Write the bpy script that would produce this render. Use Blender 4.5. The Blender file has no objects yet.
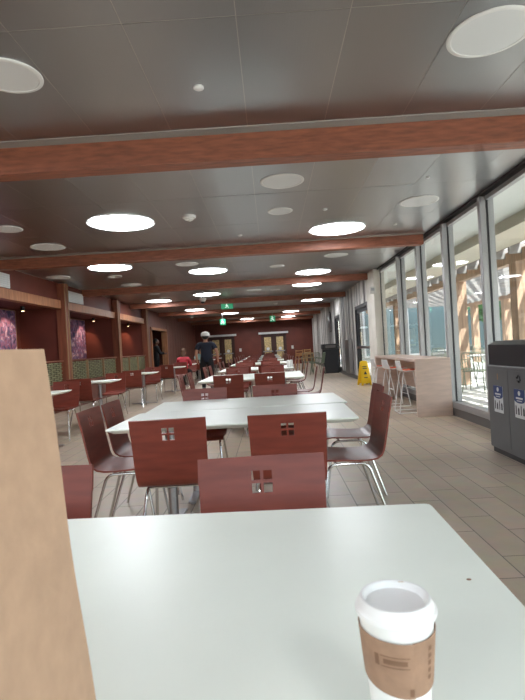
import bpy, bmesh, math, random
from mathutils import Vector, Matrix
random.seed(7)
PI = math.pi
SC = bpy.context.scene
COL = SC.collection

# ---------------------------------------------------------------- camera maths
F, CX, CY, VPX, VPY, ROLL, H = 500.0, 262.5, 350.0, 271.0, 346.5, math.radians(3.3), 1.19
yc = Vector((VPX - CX, -(VPY - CY), F)).normalized()           # world +Y in camera (right, up, forward)
xc = Vector((math.cos(ROLL), math.sin(ROLL), 0)); xc = (xc - yc * xc.dot(yc)).normalized()
zc = yc.cross(xc) * -1
if zc.y < 0: zc = -zc
RIGHT = Vector((xc.x, yc.x, zc.x)); UP = Vector((xc.y, yc.y, zc.y)); FWD = Vector((xc.z, yc.z, zc.z))
EYE = Vector((0, 0, H))
def ray(px, py): return RIGHT * (px - CX) - UP * (py - CY) + FWD * F
def at_z(px, py, z): d = ray(px, py); return EYE + d * ((z - H) / d.z)
def at_y(px, py, y): d = ray(px, py); return EYE + d * (y / d.y)
def at_x(px, py, x): d = ray(px, py); return EYE + d * (x / d.x)

# ---------------------------------------------------------------- materials
def lin(c):
    return tuple(((v / 255) / 12.92 if v / 255 <= .04045 else ((v / 255 + .055) / 1.055) ** 2.4) for v in c) + (1,)
def nodes(name):
    m = bpy.data.materials.new(name); m.use_nodes = True
    nt = m.node_tree; return m, nt, nt.nodes['Principled BSDF']
def mat(name, c, rough=.5, metal=0, var=.0, scale=8, bump=0, stretch=(1, 1, 1), spec=.5, emit=0, coat=0):
    m, nt, b = nodes(name)
    b.inputs['Base Color'].default_value = lin(c); b.inputs['Roughness'].default_value = rough
    b.inputs['Metallic'].default_value = metal; b.inputs['Specular IOR Level'].default_value = spec
    b.inputs['Coat Weight'].default_value = coat; b.inputs['Coat Roughness'].default_value = .08
    if emit:
        b.inputs['Emission Color'].default_value = lin(c); b.inputs['Emission Strength'].default_value = emit
    if var or bump:
        tc = nt.nodes.new('ShaderNodeTexCoord'); mp = nt.nodes.new('ShaderNodeMapping'); mp.inputs['Scale'].default_value = stretch
        no = nt.nodes.new('ShaderNodeTexNoise'); no.inputs['Scale'].default_value = scale; no.inputs['Detail'].default_value = 5
        nt.links.new(tc.outputs['Object'], mp.inputs[0]); nt.links.new(mp.outputs[0], no.inputs['Vector'])
        if var:
            r = nt.nodes.new('ShaderNodeValToRGB')
            r.color_ramp.elements[0].position = .3; r.color_ramp.elements[1].position = .7
            r.color_ramp.elements[0].color = lin([max(0, v * (1 - var)) for v in c]); r.color_ramp.elements[1].color = lin([min(255, v * (1 + var)) for v in c])
            nt.links.new(no.outputs['Fac'], r.inputs[0]); nt.links.new(r.outputs[0], b.inputs['Base Color'])
        if bump:
            bp = nt.nodes.new('ShaderNodeBump'); bp.inputs['Strength'].default_value = bump; bp.inputs['Distance'].default_value = .01
            nt.links.new(no.outputs['Fac'], bp.inputs['Height']); nt.links.new(bp.outputs[0], b.inputs['Normal'])
    return m
M = {}
M['shell'] = mat('mahogany_plywood', (116, 54, 43), .36, 0, .09, 5, .0, (1, 1, 6), .35)
M['chrome'] = mat('chrome_tube', (205, 205, 205), .18, 1)
M['steel'] = mat('brushed_steel', (165, 163, 165), .32, 1)
M['table'] = mat('white_laminate', (236, 240, 230), .34, 0, .012, 3, spec=.5)
M['table_under'] = mat('table_underside', (60, 56, 54), .7)
M['black'] = mat('black_plastic', (28, 28, 31), .4)
M['beam'] = mat('stained_timber', (138, 82, 60), .5, 0, .14, 6, .15, (1, 6, 6))
M['redwall'] = mat('dark_red_wall', (104, 48, 36), .6, 0, .06, 2)
M['woodwall'] = mat('wood_panel_wall', (106, 62, 50), .5, 0, .12, 3, 0, (4, 4, .5))
M['woodlight'] = mat('light_timber', (165, 112, 78), .5, 0, .12, 4, 0, (4, 4, .6))
M['postwood'] = mat('post_timber', (128, 72, 52), .45, 0, .12, 4, 0, (5, 5, .5))
M['white'] = mat('white_paint', (226, 226, 224), .5)
M['disc'] = mat('white_speaker_grille', (216, 218, 218), .55)
M['mull'] = mat('mullion_aluminium', (164, 163, 163), .42, .35)
M['darkframe'] = mat('dark_aluminium', (46, 46, 50), .45, .3)
M['slab'] = mat('ceiling_backing', (196, 193, 186), .6)
M['beige'] = mat('beige_plaster', (206, 200, 190), .7, 0, .03, 3)
M['counter'] = mat('pale_maple_laminate', (206, 182, 168), .42, 0, .04, 4, 0, (1, 1, 6))
M['orange'] = mat('orange_seat_pad', (206, 100, 66), .6)
M['whitewire'] = mat('white_powder_coat', (228, 226, 224), .35)
M['whiteplastic'] = mat('white_plastic', (232, 231, 229), .38)
M['yellow'] = mat('yellow_plastic', (236, 190, 34), .4)
M['bin'] = mat('grey_bin_panel', (110, 111, 113), .5, .2, .03, 3)
M['bintop'] = mat('dark_bin_top', (34, 36, 42), .35)
M['blue'] = mat('blue_label', (38, 62, 120), .45)
M['paperwhite'] = mat('white_label', (225, 226, 228), .5)
M['ink'] = mat('dark_ink', (60, 60, 66), .6)
M['kraft'] = mat('kraft_paper', (186, 153, 127), .8, 0, .03, 40, .1)
M['sleeve'] = mat('kraft_sleeve', (152, 120, 97), .8, 0, .05, 60, .1)
M['print'] = mat('brown_print', (122, 90, 68), .8)
M['bagprint'] = mat('kraft_fold', (176, 134, 102), .8)
M['cup'] = mat('white_cup_paper', (232, 231, 228), .5)
M['lid'] = mat('white_lid_plastic', (228, 227, 225), .32)
M['coffee'] = mat('coffee_stain', (186, 160, 138), .6)
M['louver'] = mat('green_louver', (122, 120, 88), .55, 0, .2, 10)
M['louverdark'] = mat('louver_backing', (42, 34, 26), .7)
M['tan'] = mat('tan_post', (150, 118, 86), .5)
M['brass'] = mat('yellow_obscured_glass', (200, 176, 128), .25, 0, .2, 12)
M['doorwood'] = mat('dark_door_wood', (66, 36, 28), .5)
M['green'] = mat('exit_green', (38, 140, 98), .4, emit=.35)
M['signwhite'] = mat('exit_white', (225, 240, 230), .5, emit=.5)
M['blond'] = mat('blond_wood', (196, 150, 96), .5, 0, .08, 5)
M['greenmetal'] = mat('sage_green_metal', (116, 128, 108), .45)
M['soffit'] = mat('outdoor_soffit', (222, 226, 222), .6)
M['fascia'] = mat('outdoor_fascia', (206, 200, 182), .6)
M['cedar'] = mat('cedar_post', (168, 140, 117), .6, 0, .12, 4, 0, (5, 5, .5))
M['slat'] = mat('weathered_slat', (142, 138, 134), .6, 0, .08, 5)
M['patio'] = mat('pale_concrete', (206, 204, 198), .8, 0, .05, 2)
M['leaf'] = mat('leaf_green', (70, 104, 62), .6, 0, .3, 3)
M['bark'] = mat('bark_brown', (96, 74, 56), .8, 0, .2, 6)
M['farwall'] = mat('pale_building', (120, 120, 116), .7, 0, .04, 1)
M['winblue'] = mat('blue_grey_glazing', (70, 84, 86), .3, 0)
M['skin'] = mat('skin_tone', (190, 136, 110), .55)
M['skindark'] = mat('skin_deep', (110, 74, 56), .55)
M['navy'] = mat('navy_cotton', (22, 27, 44), .85)
M['blackcloth'] = mat('black_cotton', (22, 21, 24), .9)
M['red'] = mat('red_cotton', (176, 50, 62), .85)
M['pink'] = mat('pink_nylon', (228, 104, 116), .7)
M['teal'] = mat('pale_teal_cotton', (150, 176, 174), .85)
M['hairbrown'] = mat('brown_hair', (84, 58, 40), .6, 0, .2, 30)
M['hairblack'] = mat('black_hair', (26, 22, 20), .5)
M['cap'] = mat('white_cap_cloth', (226, 222, 216), .8)
M['eye'] = mat('eye_dark', (24, 20, 18), .3)
M['switch'] = mat('wall_plate', (206, 202, 196), .5)
M['baseboard'] = mat('grey_base', (96, 92, 90), .5)
M['jointlight'] = mat('joint_aluminium', (170, 166, 156), .4, .5)

def em(name, c, s):
    m = bpy.data.materials.new(name); m.use_nodes = True; nt = m.node_tree; nt.nodes.clear()
    e = nt.nodes.new('ShaderNodeEmission'); e.inputs[0].default_value = lin(c); e.inputs[1].default_value = s
    o = nt.nodes.new('ShaderNodeOutputMaterial'); nt.links.new(e.outputs[0], o.inputs[0]); return m
M['lit'] = em('lit_diffuser', (246, 250, 255), 17.0)

def ceiling_material():
    m, nt, b = nodes('brushed_metal_ceiling')
    b.inputs['Base Color'].default_value = lin((164, 165, 166)); b.inputs['Metallic'].default_value = 1
    b.inputs['Roughness'].default_value = .3
    tc = nt.nodes.new('ShaderNodeTexCoord'); mp = nt.nodes.new('ShaderNodeMapping'); mp.inputs['Scale'].default_value = (30, 1.2, 1)
    no = nt.nodes.new('ShaderNodeTexNoise'); no.inputs['Scale'].default_value = 3
    bp = nt.nodes.new('ShaderNodeBump'); bp.inputs['Strength'].default_value = .05; bp.inputs['Distance'].default_value = .01
    nt.links.new(tc.outputs['Object'], mp.inputs[0]); nt.links.new(mp.outputs[0], no.inputs['Vector'])
    nt.links.new(no.outputs['Fac'], bp.inputs['Height']); nt.links.new(bp.outputs[0], b.inputs['Normal'])
    return m
M['ceil'] = ceiling_material()
def floor_material():
    m, nt, b = nodes('plank_porcelain_tile')
    tc = nt.nodes.new('ShaderNodeTexCoord'); mp = nt.nodes.new('ShaderNodeMapping')
    mp.inputs['Rotation'].default_value = (0, 0, PI / 2); mp.inputs['Location'].default_value = (0, .05, 0)
    br = nt.nodes.new('ShaderNodeTexBrick'); br.offset = .4; br.inputs['Scale'].default_value = 1
    br.inputs['Brick Width'].default_value = .61; br.inputs['Row Height'].default_value = .203
    br.inputs['Mortar Size'].default_value = .0035; br.inputs['Mortar Smooth'].default_value = .1
    br.inputs['Color1'].default_value = lin((182, 164, 143)); br.inputs['Color2'].default_value = lin((168, 151, 132))
    br.inputs['Mortar'].default_value = lin((98, 88, 80))
    no = nt.nodes.new('ShaderNodeTexNoise'); no.inputs['Scale'].default_value = 7; no.inputs['Detail'].default_value = 6
    mx = nt.nodes.new('ShaderNodeMix'); mx.data_type = 'RGBA'; mx.blend_type = 'OVERLAY'; mx.inputs[0].default_value = .18
    nt.links.new(tc.outputs['Object'], mp.inputs[0]); nt.links.new(mp.outputs[0], br.inputs['Vector'])
    nt.links.new(tc.outputs['Object'], no.inputs['Vector'])
    nt.links.new(br.outputs['Color'], mx.inputs[6]); nt.links.new(no.outputs['Color'], mx.inputs[7])
    nt.links.new(mx.outputs[2], b.inputs['Base Color'])
    b.inputs['Roughness'].default_value = .38
    bp = nt.nodes.new('ShaderNodeBump'); bp.inputs['Strength'].default_value = .3; bp.inputs['Distance'].default_value = .003; bp.invert = True
    nt.links.new(br.outputs['Fac'], bp.inputs['Height']); nt.links.new(bp.outputs[0], b.inputs['Normal'])
    return m
M['floor'] = floor_material()
def glass_material():
    m = bpy.data.materials.new('clear_glazing'); m.use_nodes = True; nt = m.node_tree; nt.nodes.clear()
    t = nt.nodes.new('ShaderNodeBsdfTransparent'); t.inputs[0].default_value = (.93, .96, .96, 1)
    g = nt.nodes.new('ShaderNodeBsdfGlossy'); g.inputs['Roughness'].default_value = .02
    lw = nt.nodes.new('ShaderNodeLayerWeight'); lw.inputs[0].default_value = .5
    def mth(op, a_, b_):
        n_ = nt.nodes.new('ShaderNodeMath'); n_.operation = op
        for i_, v_ in enumerate((a_, b_)):
            if isinstance(v_, (int, float)): n_.inputs[i_].default_value = v_
            else: nt.links.new(v_, n_.inputs[i_])
        return n_.outputs[0]
    ge = nt.nodes.new('ShaderNodeNewGeometry')
    fr = mth('MULTIPLY', mth('ADD', mth('MULTIPLY', mth('POWER', lw.outputs['Facing'], 5), .9), .04), mth('SUBTRACT', 1, ge.outputs['Backfacing']))
    mx = nt.nodes.new('ShaderNodeMixShader'); o = nt.nodes.new('ShaderNodeOutputMaterial')
    nt.links.new(fr, mx.inputs[0]); nt.links.new(t.outputs[0], mx.inputs[1]); nt.links.new(g.outputs[0], mx.inputs[2])
    nt.links.new(mx.outputs[0], o.inputs[0]); return m
M['glass'] = glass_material()
def art_material():
    m, nt, b = nodes('abstract_canvas')
    tc = nt.nodes.new('ShaderNodeTexCoord'); no = nt.nodes.new('ShaderNodeTexNoise'); no.inputs['Scale'].default_value = 7; no.inputs['Detail'].default_value = 8
    no.inputs['Distortion'].default_value = .8
    r = nt.nodes.new('ShaderNodeValToRGB'); cr = r.color_ramp
    cr.elements[0].position = .32; cr.elements[0].color = lin((52, 44, 72)); cr.elements[1].position = .72; cr.elements[1].color = lin((226, 196, 190))
    for p, c in ((.42, (84, 78, 118)), (.5, (150, 92, 120)), (.57, (120, 112, 156)), (.64, (206, 176, 186))):
        e = cr.elements.new(p); e.color = lin(c)
    nt.links.new(tc.outputs['Object'], no.inputs['Vector']); nt.links.new(no.outputs['Fac'], r.inputs[0]); nt.links.new(r.outputs[0], b.inputs['Base Color'])
    b.inputs['Roughness'].default_value = .7; return m
M['art'] = art_material()
def ribbed_material():
    m, nt, b = nodes('ribbed_white_panel')
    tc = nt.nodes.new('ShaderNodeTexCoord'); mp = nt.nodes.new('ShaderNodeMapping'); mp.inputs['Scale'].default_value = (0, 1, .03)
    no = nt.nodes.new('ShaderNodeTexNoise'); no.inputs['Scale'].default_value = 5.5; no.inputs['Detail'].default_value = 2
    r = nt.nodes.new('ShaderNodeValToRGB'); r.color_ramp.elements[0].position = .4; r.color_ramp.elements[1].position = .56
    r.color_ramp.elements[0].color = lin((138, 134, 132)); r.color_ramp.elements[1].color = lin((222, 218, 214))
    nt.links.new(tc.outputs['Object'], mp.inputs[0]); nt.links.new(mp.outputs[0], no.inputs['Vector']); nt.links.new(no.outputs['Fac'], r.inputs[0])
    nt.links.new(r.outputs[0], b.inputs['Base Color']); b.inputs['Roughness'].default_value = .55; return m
M['ribbed'] = ribbed_material()

# ---------------------------------------------------------------- mesh helpers
class MB:
    def __init__(s): s.bm = bmesh.new()
    def box(s, x0, y0, z0, x1, y1, z1, mx=None, bevel=0):
        b = bmesh.new(); bmesh.ops.create_cube(b, size=1)
        for v in b.verts: v.co = Vector((x0 + (v.co.x + .5) * (x1 - x0), y0 + (v.co.y + .5) * (y1 - y0), z0 + (v.co.z + .5) * (z1 - z0)))
        if bevel: bmesh.ops.bevel(b, geom=b.edges[:], offset=bevel, segments=2, affect='EDGES', profile=.5)
        return s.add(b, mx)
    def add(s, b, mx=None):
        if mx is not None: b.transform(mx)
        me = bpy.data.meshes.new('t'); b.to_mesh(me); b.free(); s.bm.from_mesh(me); bpy.data.meshes.remove(me); return s
    def prism(s, pts, axis, a, c, mx=None):
        """closed outline pts (2D) extruded from a to c along axis x, y or z"""
        b = bmesh.new()
        def P(p, h): return {'x': (h, p[0], p[1]), 'y': (p[0], h, p[1]), 'z': (p[0], p[1], h)}[axis]
        v0 = [b.verts.new(P(p, a)) for p in pts]; v1 = [b.verts.new(P(p, c)) for p in pts]
        b.faces.new(v0); b.faces.new(v1[::-1]); n = len(pts)
        for i in range(n): b.faces.new((v0[i], v0[(i + 1) % n], v1[(i + 1) % n], v1[i]))
        bmesh.ops.recalc_face_normals(b, faces=b.faces[:]); return s.add(b, mx)
    def lathe(s, prof, seg=32, mx=None, cap0=True, cap1=True):
        b = bmesh.new(); rings = []
        for r, z in prof:
            rings.append([b.verts.new((r * math.cos(2 * PI * k / seg), r * math.sin(2 * PI * k / seg), z)) for k in range(seg)])
        for i in range(len(rings) - 1):
            for k in range(seg):
                b.faces.new((rings[i][k], rings[i][(k + 1) % seg], rings[i + 1][(k + 1) % seg], rings[i + 1][k]))
        if cap0: b.faces.new(rings[0][::-1])
        if cap1: b.faces.new(rings[-1])
        bmesh.ops.recalc_face_normals(b, faces=b.faces[:]); return s.add(b, mx)
    def tube(s, pts, r, seg=8, r1=None):
        pts = [Vector(p) for p in pts]; n = len(pts); b = bmesh.new(); rings = []; ref = None
        for i, p in enumerate(pts):
            t = ((pts[min(i + 1, n - 1)] - p).normalized() + (p - pts[max(i - 1, 0)]).normalized()).normalized()
            if ref is None:
                ref = Vector((0, 0, 1)) if abs(t.z) < .9 else Vector((1, 0, 0))
            u = (ref - t * ref.dot(t)).normalized(); w = t.cross(u); ref = u
            rr = r if r1 is None else r + (r1 - r) * i / (n - 1)
            rings.append([b.verts.new(p + (u * math.cos(2 * PI * k / seg) + w * math.sin(2 * PI * k / seg)) * rr) for k in range(seg)])
        for i in range(n - 1):
            for k in range(seg): b.faces.new((rings[i][k], rings[i][(k + 1) % seg], rings[i + 1][(k + 1) % seg], rings[i + 1][k]))
        b.faces.new(rings[0][::-1]); b.faces.new(rings[-1])
        bmesh.ops.recalc_face_normals(b, faces=b.faces[:]); return s.add(b)
    def ball(s, c, r, sc=(1, 1, 1), seg=16):
        b = bmesh.new(); bmesh.ops.create_uvsphere(b, u_segments=seg, v_segments=max(6, seg // 2), radius=r)
        return s.add(b, Matrix.Translation(c) @ Matrix.Diagonal((*sc, 1)))
    def build(s, name, m, parent=None, smooth=False, angle=35):
        me = bpy.data.meshes.new(name); s.bm.to_mesh(me); s.bm.free()
        me.materials.append(M[m] if isinstance(m, str) else m)
        if smooth:
            for p in me.polygons: p.use_smooth = True
            me.set_sharp_from_angle(angle=math.radians(angle))
        o = bpy.data.objects.new(name, me); COL.objects.link(o)
        if parent is not None: o.parent = parent
        return o
def bez(pts, r, n=5):
    """polyline with rounded corners"""
    pts = [Vector(p) for p in pts]; out = [pts[0]]
    for a, b, c in zip(pts, pts[1:], pts[2:]):
        u = (a - b); w = (c - b); d = min(r, u.length * .49, w.length * .49); p = b + u.normalized() * d; q = b + w.normalized() * d
        for k in range(n + 1):
            t = k / n; out.append(p * (1 - t) ** 2 + b * 2 * t * (1 - t) + q * t * t)
    return out + [pts[-1]]
def thing(name, label, cat, loc=(0, 0, 0), rz=0, group=None):
    o = bpy.data.objects.new(name, None); COL.objects.link(o); o.empty_display_size = .1
    o.location = loc; o.rotation_euler = (0, 0, rz); return tag(o, label, cat, group)
def tag(o, label, cat, group=None, kind=None):
    o['label'] = label; o['category'] = cat
    if group: o['group'] = group
    if kind: o['kind'] = kind
    return o
def struct(o): o['kind'] = 'structure'; return o
def dup(root, loc, rz, label, group=None):
    r = root.copy(); COL.objects.link(r); r.location = loc; r.rotation_euler = (0, 0, rz); r['label'] = label
    if group: r['group'] = group
    for ch in list(root.children):
        c = ch.copy(); COL.objects.link(c); c.parent = r
        for g in ch.children:
            d = g.copy(); COL.objects.link(d); d.parent = c
    return r
USED = set()
def spawn(proto, loc, rz, label, group=None):
    if proto.name not in USED:
        USED.add(proto.name); proto.location = loc; proto.rotation_euler = (0, 0, rz); proto['label'] = label
        if group: proto['group'] = group
        return proto
    return dup(proto, loc, rz, label, group)

# ---------------------------------------------------------------- room shell
XW, XL, XA, ZC, Y0, YF = 2.70, -4.80, -5.75, 2.93, -4.0, 32.0
BEAMS = [4.05 + 4.4 * k for k in range(-1, 7)]
struct(MB().box(XA - .3, Y0 - .2, -.12, XW + .14, YF + .2, 0).build('floor', 'floor'))
b = MB(); b.box(XA - .3, Y0 - .2, ZC + .0025, XW + .14, YF + .2, ZC + .15); struct(b.build('ceiling', 'slab'))
# metal panels: one mesh, each panel a hair out of plane as installed
b = MB(); xs = [-.085 + .604 * k for k in range(-8, 5)]; xs = [x for x in xs if x > XL] ; xs = [XL + .01] + xs + [XW - .03]
for i, yb in enumerate(BEAMS + [BEAMS[-1] + 4.4]):
    yprev = yb - 4.4 + .16
    ys = [yb - .12, yb - 1.42, yb - 2.75, max(yprev, yb - 4.2)]
    for ya, yz in zip(ys[1:], ys[:-1]):
        if yz > YF + .3 or ya < Y0: continue
        for xa, xb in zip(xs[:-1], xs[1:]):
            t = random.uniform(-1, 1) * .0009; u = random.uniform(-1, 1) * .0012
            bb = bmesh.new(); bmesh.ops.create_cube(bb, size=1)
            for v in bb.verts:
                sx, sy, sz = v.co.x * 2, v.co.y * 2, v.co.z * 2
                v.co = Vector(((xa + xb) / 2 + sx * ((xb - xa) / 2 - .0026), (ya + yz) / 2 + sy * ((yz - ya) / 2 - .0032), ZC + .006 + sz * .006 + sx * t + sy * u))
            b.add(bb)
struct(b.build('ceiling_panels', 'ceil'))
b = MB()
for yb in BEAMS: b.box(XL, yb - .115, ZC - .004, XW - .05, yb - .002, ZC + .012)
M['trimgrey'] = mat('ceiling_edge_trim', (150, 147, 142), .6); struct(b.build('trim_ceiling', 'trimgrey'))
for k, yb in enumerate(BEAMS):
    o = MB().box(XL, yb, ZC - (.215 if k <= 1 else .165), XW - .04, yb + .17, ZC + .012, bevel=.006).build('beam', 'beam'); struct(o)
# right side: dark ceiling gap, base, sills
struct(MB().box(XW - .03, Y0, ZC - .03, XW + .12, 12.2, ZC + .012).build('trim_ceiling_gap', 'darkframe'))
struct(MB().box(XW - .02, Y0, 0, XW + .12, 12.2, .12).build('baseboard_right', 'baseboard'))
MUL = [6.22 + 1.36 * k for k in range(-7, 4)] + [12.2]
for k, (ya, yz) in enumerate(zip(MUL[:-1], MUL[1:])):
    w = MB().box(XW - .05, ya - .04, .12, XW + .12, ya + .04, ZC - .05, bevel=.004)
    w.box(XW - .03, ya + .035, .12, XW + .10, yz - .035, .21); w.box(XW + .02, ya + .035, ZC - .10, XW + .09, yz - .035, ZC - .05)
    o = struct(w.build('window_%d' % (k + 1), 'mull'))
    MB().box(XW + .045, ya + .035, .21, XW + .053, yz - .035, ZC - .10).build('pane', 'glass', o)
    MB().box(XW + .025, yz - .052, .21, XW + .045, yz - .036, ZC - .10).build('gasket', 'darkframe', o)
# beige column and ribbed wall beyond it
struct(MB().box(XW - .13, 12.2, 0, XW + .14, 13.1, ZC).build('column', 'beige'))
DOORS_R = [(13.1, 15.6), (19.2, 20.6)]
b = MB(); y = 13.25
def rib(b, ya, yz, za, zb):
    yy = ya; i = 0
    while yy < yz - .01:
        w = min(.2, yz - yy); b.box(XW - (.02 if i % 2 else 0), yy, za, XW + .1, yy + w - .012, zb); yy += w; i += 1
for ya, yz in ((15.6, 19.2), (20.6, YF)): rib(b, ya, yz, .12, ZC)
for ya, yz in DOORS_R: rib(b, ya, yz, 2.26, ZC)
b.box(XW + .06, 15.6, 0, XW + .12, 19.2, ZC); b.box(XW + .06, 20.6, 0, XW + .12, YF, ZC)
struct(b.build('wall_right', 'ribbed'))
b = MB(); b.box(XW - .05, 15.62, 0, XW + .06, 19.18, .12); b.box(XW - .05, 20.62, 0, XW + .06, YF, .12); struct(b.build('baseboard_right_far', 'baseboard'))
def right_door(n, ya, yz):
    f = MB(); f.box(XW - .04, ya, 0, XW + .1, ya + .08, 2.26); f.box(XW - .04, yz - .08, 0, XW + .1, yz, 2.26); f.box(XW - .04, ya, 2.16, XW + .1, yz, 2.26)
    f.box(XW + .0, ya + .08, .0, XW + .05, ya + .18, 2.16); f.box(XW, yz - .18, 0, XW + .05, yz - .08, 2.16); f.box(XW, ya + .08, 0, XW + .05, yz - .08, .22); f.box(XW, ya + .08, 2.05, XW + .05, yz - .08, 2.16)
    o = struct(f.build('door_%d' % n, 'darkframe'))
    MB().box(XW + .02, ya + .18, .22, XW + .028, yz - .18, 2.05).build('pane', 'glass', o)
    MB().box(XW - .07, ya + .14, .98, XW, yz - .14, 1.05).build('push_bar', 'steel', o)
for n, (ya, yz) in enumerate(DOORS_R): right_door(n + 1, ya, yz)
# unseen wall behind the camera, windows added for daylight; left wall near
for k in range(5):
    xa = XL + k * (XW - XL) / 5; xb = XL + (k + 1) * (XW - XL) / 5
    w = MB(); w.box(xa - .04, Y0 - .15, 0, xa + .04, Y0, ZC); w.box(xa + .04, Y0 - .13, 0, xb - .04, Y0 - .02, .21); w.box(xa + .04, Y0 - .13, ZC - .1, xb - .04, Y0 - .02, ZC)
    o = struct(w.build('window_%d' % (21 + k), 'mull')); MB().box(xa + .04, Y0 - .08, .21, xb - .04, Y0 - .072, ZC - .1).build('pane', 'glass', o)
struct(MB().box(XL - .2, Y0, 0, XL, 7.35, ZC + .01).build('wall_left', 'redwall'))
# far wall with two double doors
b = MB()
dL = [at_y(p, 345, YF).x for p in (207, 237, 259, 289)]
z_head = 2.0
b.box(XL - .2, YF, 0, dL[0] + .15, YF + .2, ZC); b.box(dL[1] - .15, YF, 0, dL[2] + .15, YF + .2, ZC); b.box(dL[3] - .15, YF, 0, XW + .14, YF + .2, ZC)
b.box(dL[0] + .15, YF, z_head, dL[1] - .15, YF + .2, ZC); b.box(dL[2] + .15, YF, z_head, dL[3] - .15, YF + .2, ZC)
struct(b.build('wall_far', 'redwall'))
def far_door(n, xa, xb):
    f = MB(); c = (xa + xb) / 2; xa += .15; xb -= .15
    f.box(xa, YF + .02, 0, xa + .07, YF + .12, z_head); f.box(xb - .07, YF + .02, 0, xb, YF + .12, z_head); f.box(xa, YF + .02, z_head - .08, xb, YF + .12, z_head); f.box(c - .04, YF + .02, 0, c + .04, YF + .12, z_head)
    o = struct(f.build('door_%d' % n, 'doorwood'))
    for s in (-1, 1):
        l = MB(); e0, e1 = (xa + .07, c - .04) if s < 0 else (c + .04, xb - .07)
        l.box(e0, YF + .05, 0, e0 + .13, YF + .1, z_head - .08); l.box(e1 - .13, YF + .05, 0, e1, YF + .1, z_head - .08); l.box(e0, YF + .05, 0, e1, YF + .1, .3); l.box(e0, YF + .05, z_head - .2, e1, YF + .1, z_head - .08)
        lf = l.build('door_leaf', 'doorwood', o)
        MB().box(e0 + .13, YF + .07, .3, e1 - .13, YF + .085, z_head - .2).build('pane', 'brass', lf)
        m_ = (e0 + e1) / 2
        MB().lathe([(.10, 0), (.10, .008)], 24, Matrix.Translation((m_, YF + .068, 1.05)) @ Matrix.Rotation(PI / 2, 4, 'X')).build('round_plate', 'signwhite' if 0 else 'white', lf)
        MB().box(e0 + .04, YF - .02, .86, e1 - .04, YF + .045, .92).build('push_bar', 'steel', lf)
    MB().box(xa - .14, YF - .14, z_head + .0, xb + .14, YF - .002, z_head + .12).build('header_box', 'white', o)
far_door(3, dL[0], dL[1]); far_door(4, dL[2], dL[3])

# left alcoves
COLS = [7.5, 11.5, 15.45, 19.0]
struct(MB().box(XA - .2, 7.35, 0, XA, 19.2, ZC).build('wall_alcove', 'redwall'))
for y in COLS: struct(MB().box(XA, y - .06, 0, XL + .02, y + .06, 2.36).build('wall_partition', 'redwall'))
struct(MB().box(XA, 7.35, 2.36, XL - .02, 19.06, 2.44).build('ceiling_alcove', 'redwall'))
struct(MB().box(XL - .1, 7.35, 2.52, XL - .02, 19.06, ZC).build('wall_bulkhead', 'redwall'))
for ya, yz in zip(COLS[:-1], COLS[1:]):
    struct(MB().box(XL - .12, ya + .13, 2.33, XL + .06, yz - .13, 2.52, bevel=.006).build('trim_soffit', 'woodlight'))
for y in COLS:
    o = MB().box(XL - .06, y - .13, 0, XL + .14, y + .13, ZC - .02, bevel=.006).build('column', 'postwood'); struct(o)
    e = MB(); MB().box(XL + .14, y - .13, .0, XL + .155, y - .10, ZC - .02).build('edge_strip', 'tan', o); MB().box(XL + .14, y + .03, 0, XL + .155, y + .06, ZC - .02).build('edge_strip', 'tan', o); e.bm.free()
# left wall past the alcoves, with a dark opening
b = MB(); b.box(XL - .2, 19.09, 0, XL, 20.0, ZC); b.box(XL - .2, 20, 2.15, XL, 23.0, ZC); b.box(XL - .2, 23, 0, XL, YF, ZC)
for k in range(13): b.box(XL, 23.12 + .68 * k, .1, XL + .015, 23.12 + .68 * k + .64, ZC - .02)
struct(b.build('wall_left_far', 'woodwall'))
b = MB(); b.box(XL - 1.6, 19.3, 0, XL - 1.5, 23.6, ZC); b.box(XL - 1.5, 19.3, 0, XL - .2, 19.4, ZC); b.box(XL - 1.5, 23.5, 0, XL - .2, 23.6, ZC); b.box(XL - 1.5, 19.3, ZC - .1, XL - .2, 23.6, ZC)
b.box(XL - 1.6, 19.3, -.1, XL - .2, 23.6, 0)
struct(b.build('wall_passage', 'redwall'))
b = MB()
for y in (20.0, 22.94): b.box(XL - .2, y - .04, 0, XL + .05, y + .08, 2.2)
b.box(XL - .2, 19.96, 2.15, XL + .05, 23.02, 2.25); struct(b.build('trim_opening', 'woodlight'))

# louver screens between the posts
def louver_screen(ya, yz, label):
    t = thing('louver_screen', label, 'screen', (XL, (ya + yz) / 2, 0), 0, 'louver screens along the booths')
    L = (yz - ya) / 2
    MB().box(-.03, -L, 0, .03, L, .60).build('base_panel', 'woodwall', t)
    n = 3
    for k in range(n):
        a = -L + 2 * L * k / n; c = -L + 2 * L * (k + 1) / n
        p = MB(); p.box(-.012, a + .05, .62, -.006, c - .05, 1.10)
        pn = p.build('backing', 'louverdark', t)
        s = MB()
        for q in range(11):
            z = .64 + .043 * q
            for j in range(8):
                y0 = a + .05 + (c - a - .1) * j / 8; y1 = a + .05 + (c - a - .1) * (j + 1) / 8
                sg = 1 if (q + j) % 2 else -1
                s.prism([(y0, z), ((y0 + y1) / 2, z - .008), (y1, z), (y1, z + .02), ((y0 + y1) / 2, z + .03), (y0, z + .02)], 'x', .004 + .008 * sg, .018 + .008 * sg)
        s.build('woven_slats', 'louver', t)
        MB().box(-.02, a, .60, .045, a + .045, 1.12).build('upright', 'tan', t)
    MB().box(-.035, -L, 1.12, .05, L, 1.15).build('top_rail', 'postwood', t)
    MB().box(-.035, -L, .585, .05, L, .615).build('lower_rail', 'postwood', t)
for (ya, yz), w in zip(zip(COLS[:-1], COLS[1:]), ('nearest the camera', 'in the middle booth', 'at the far booth')):
    louver_screen(ya + .14, yz - .14, 'low green woven louver screen between timber posts, ' + w)
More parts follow.
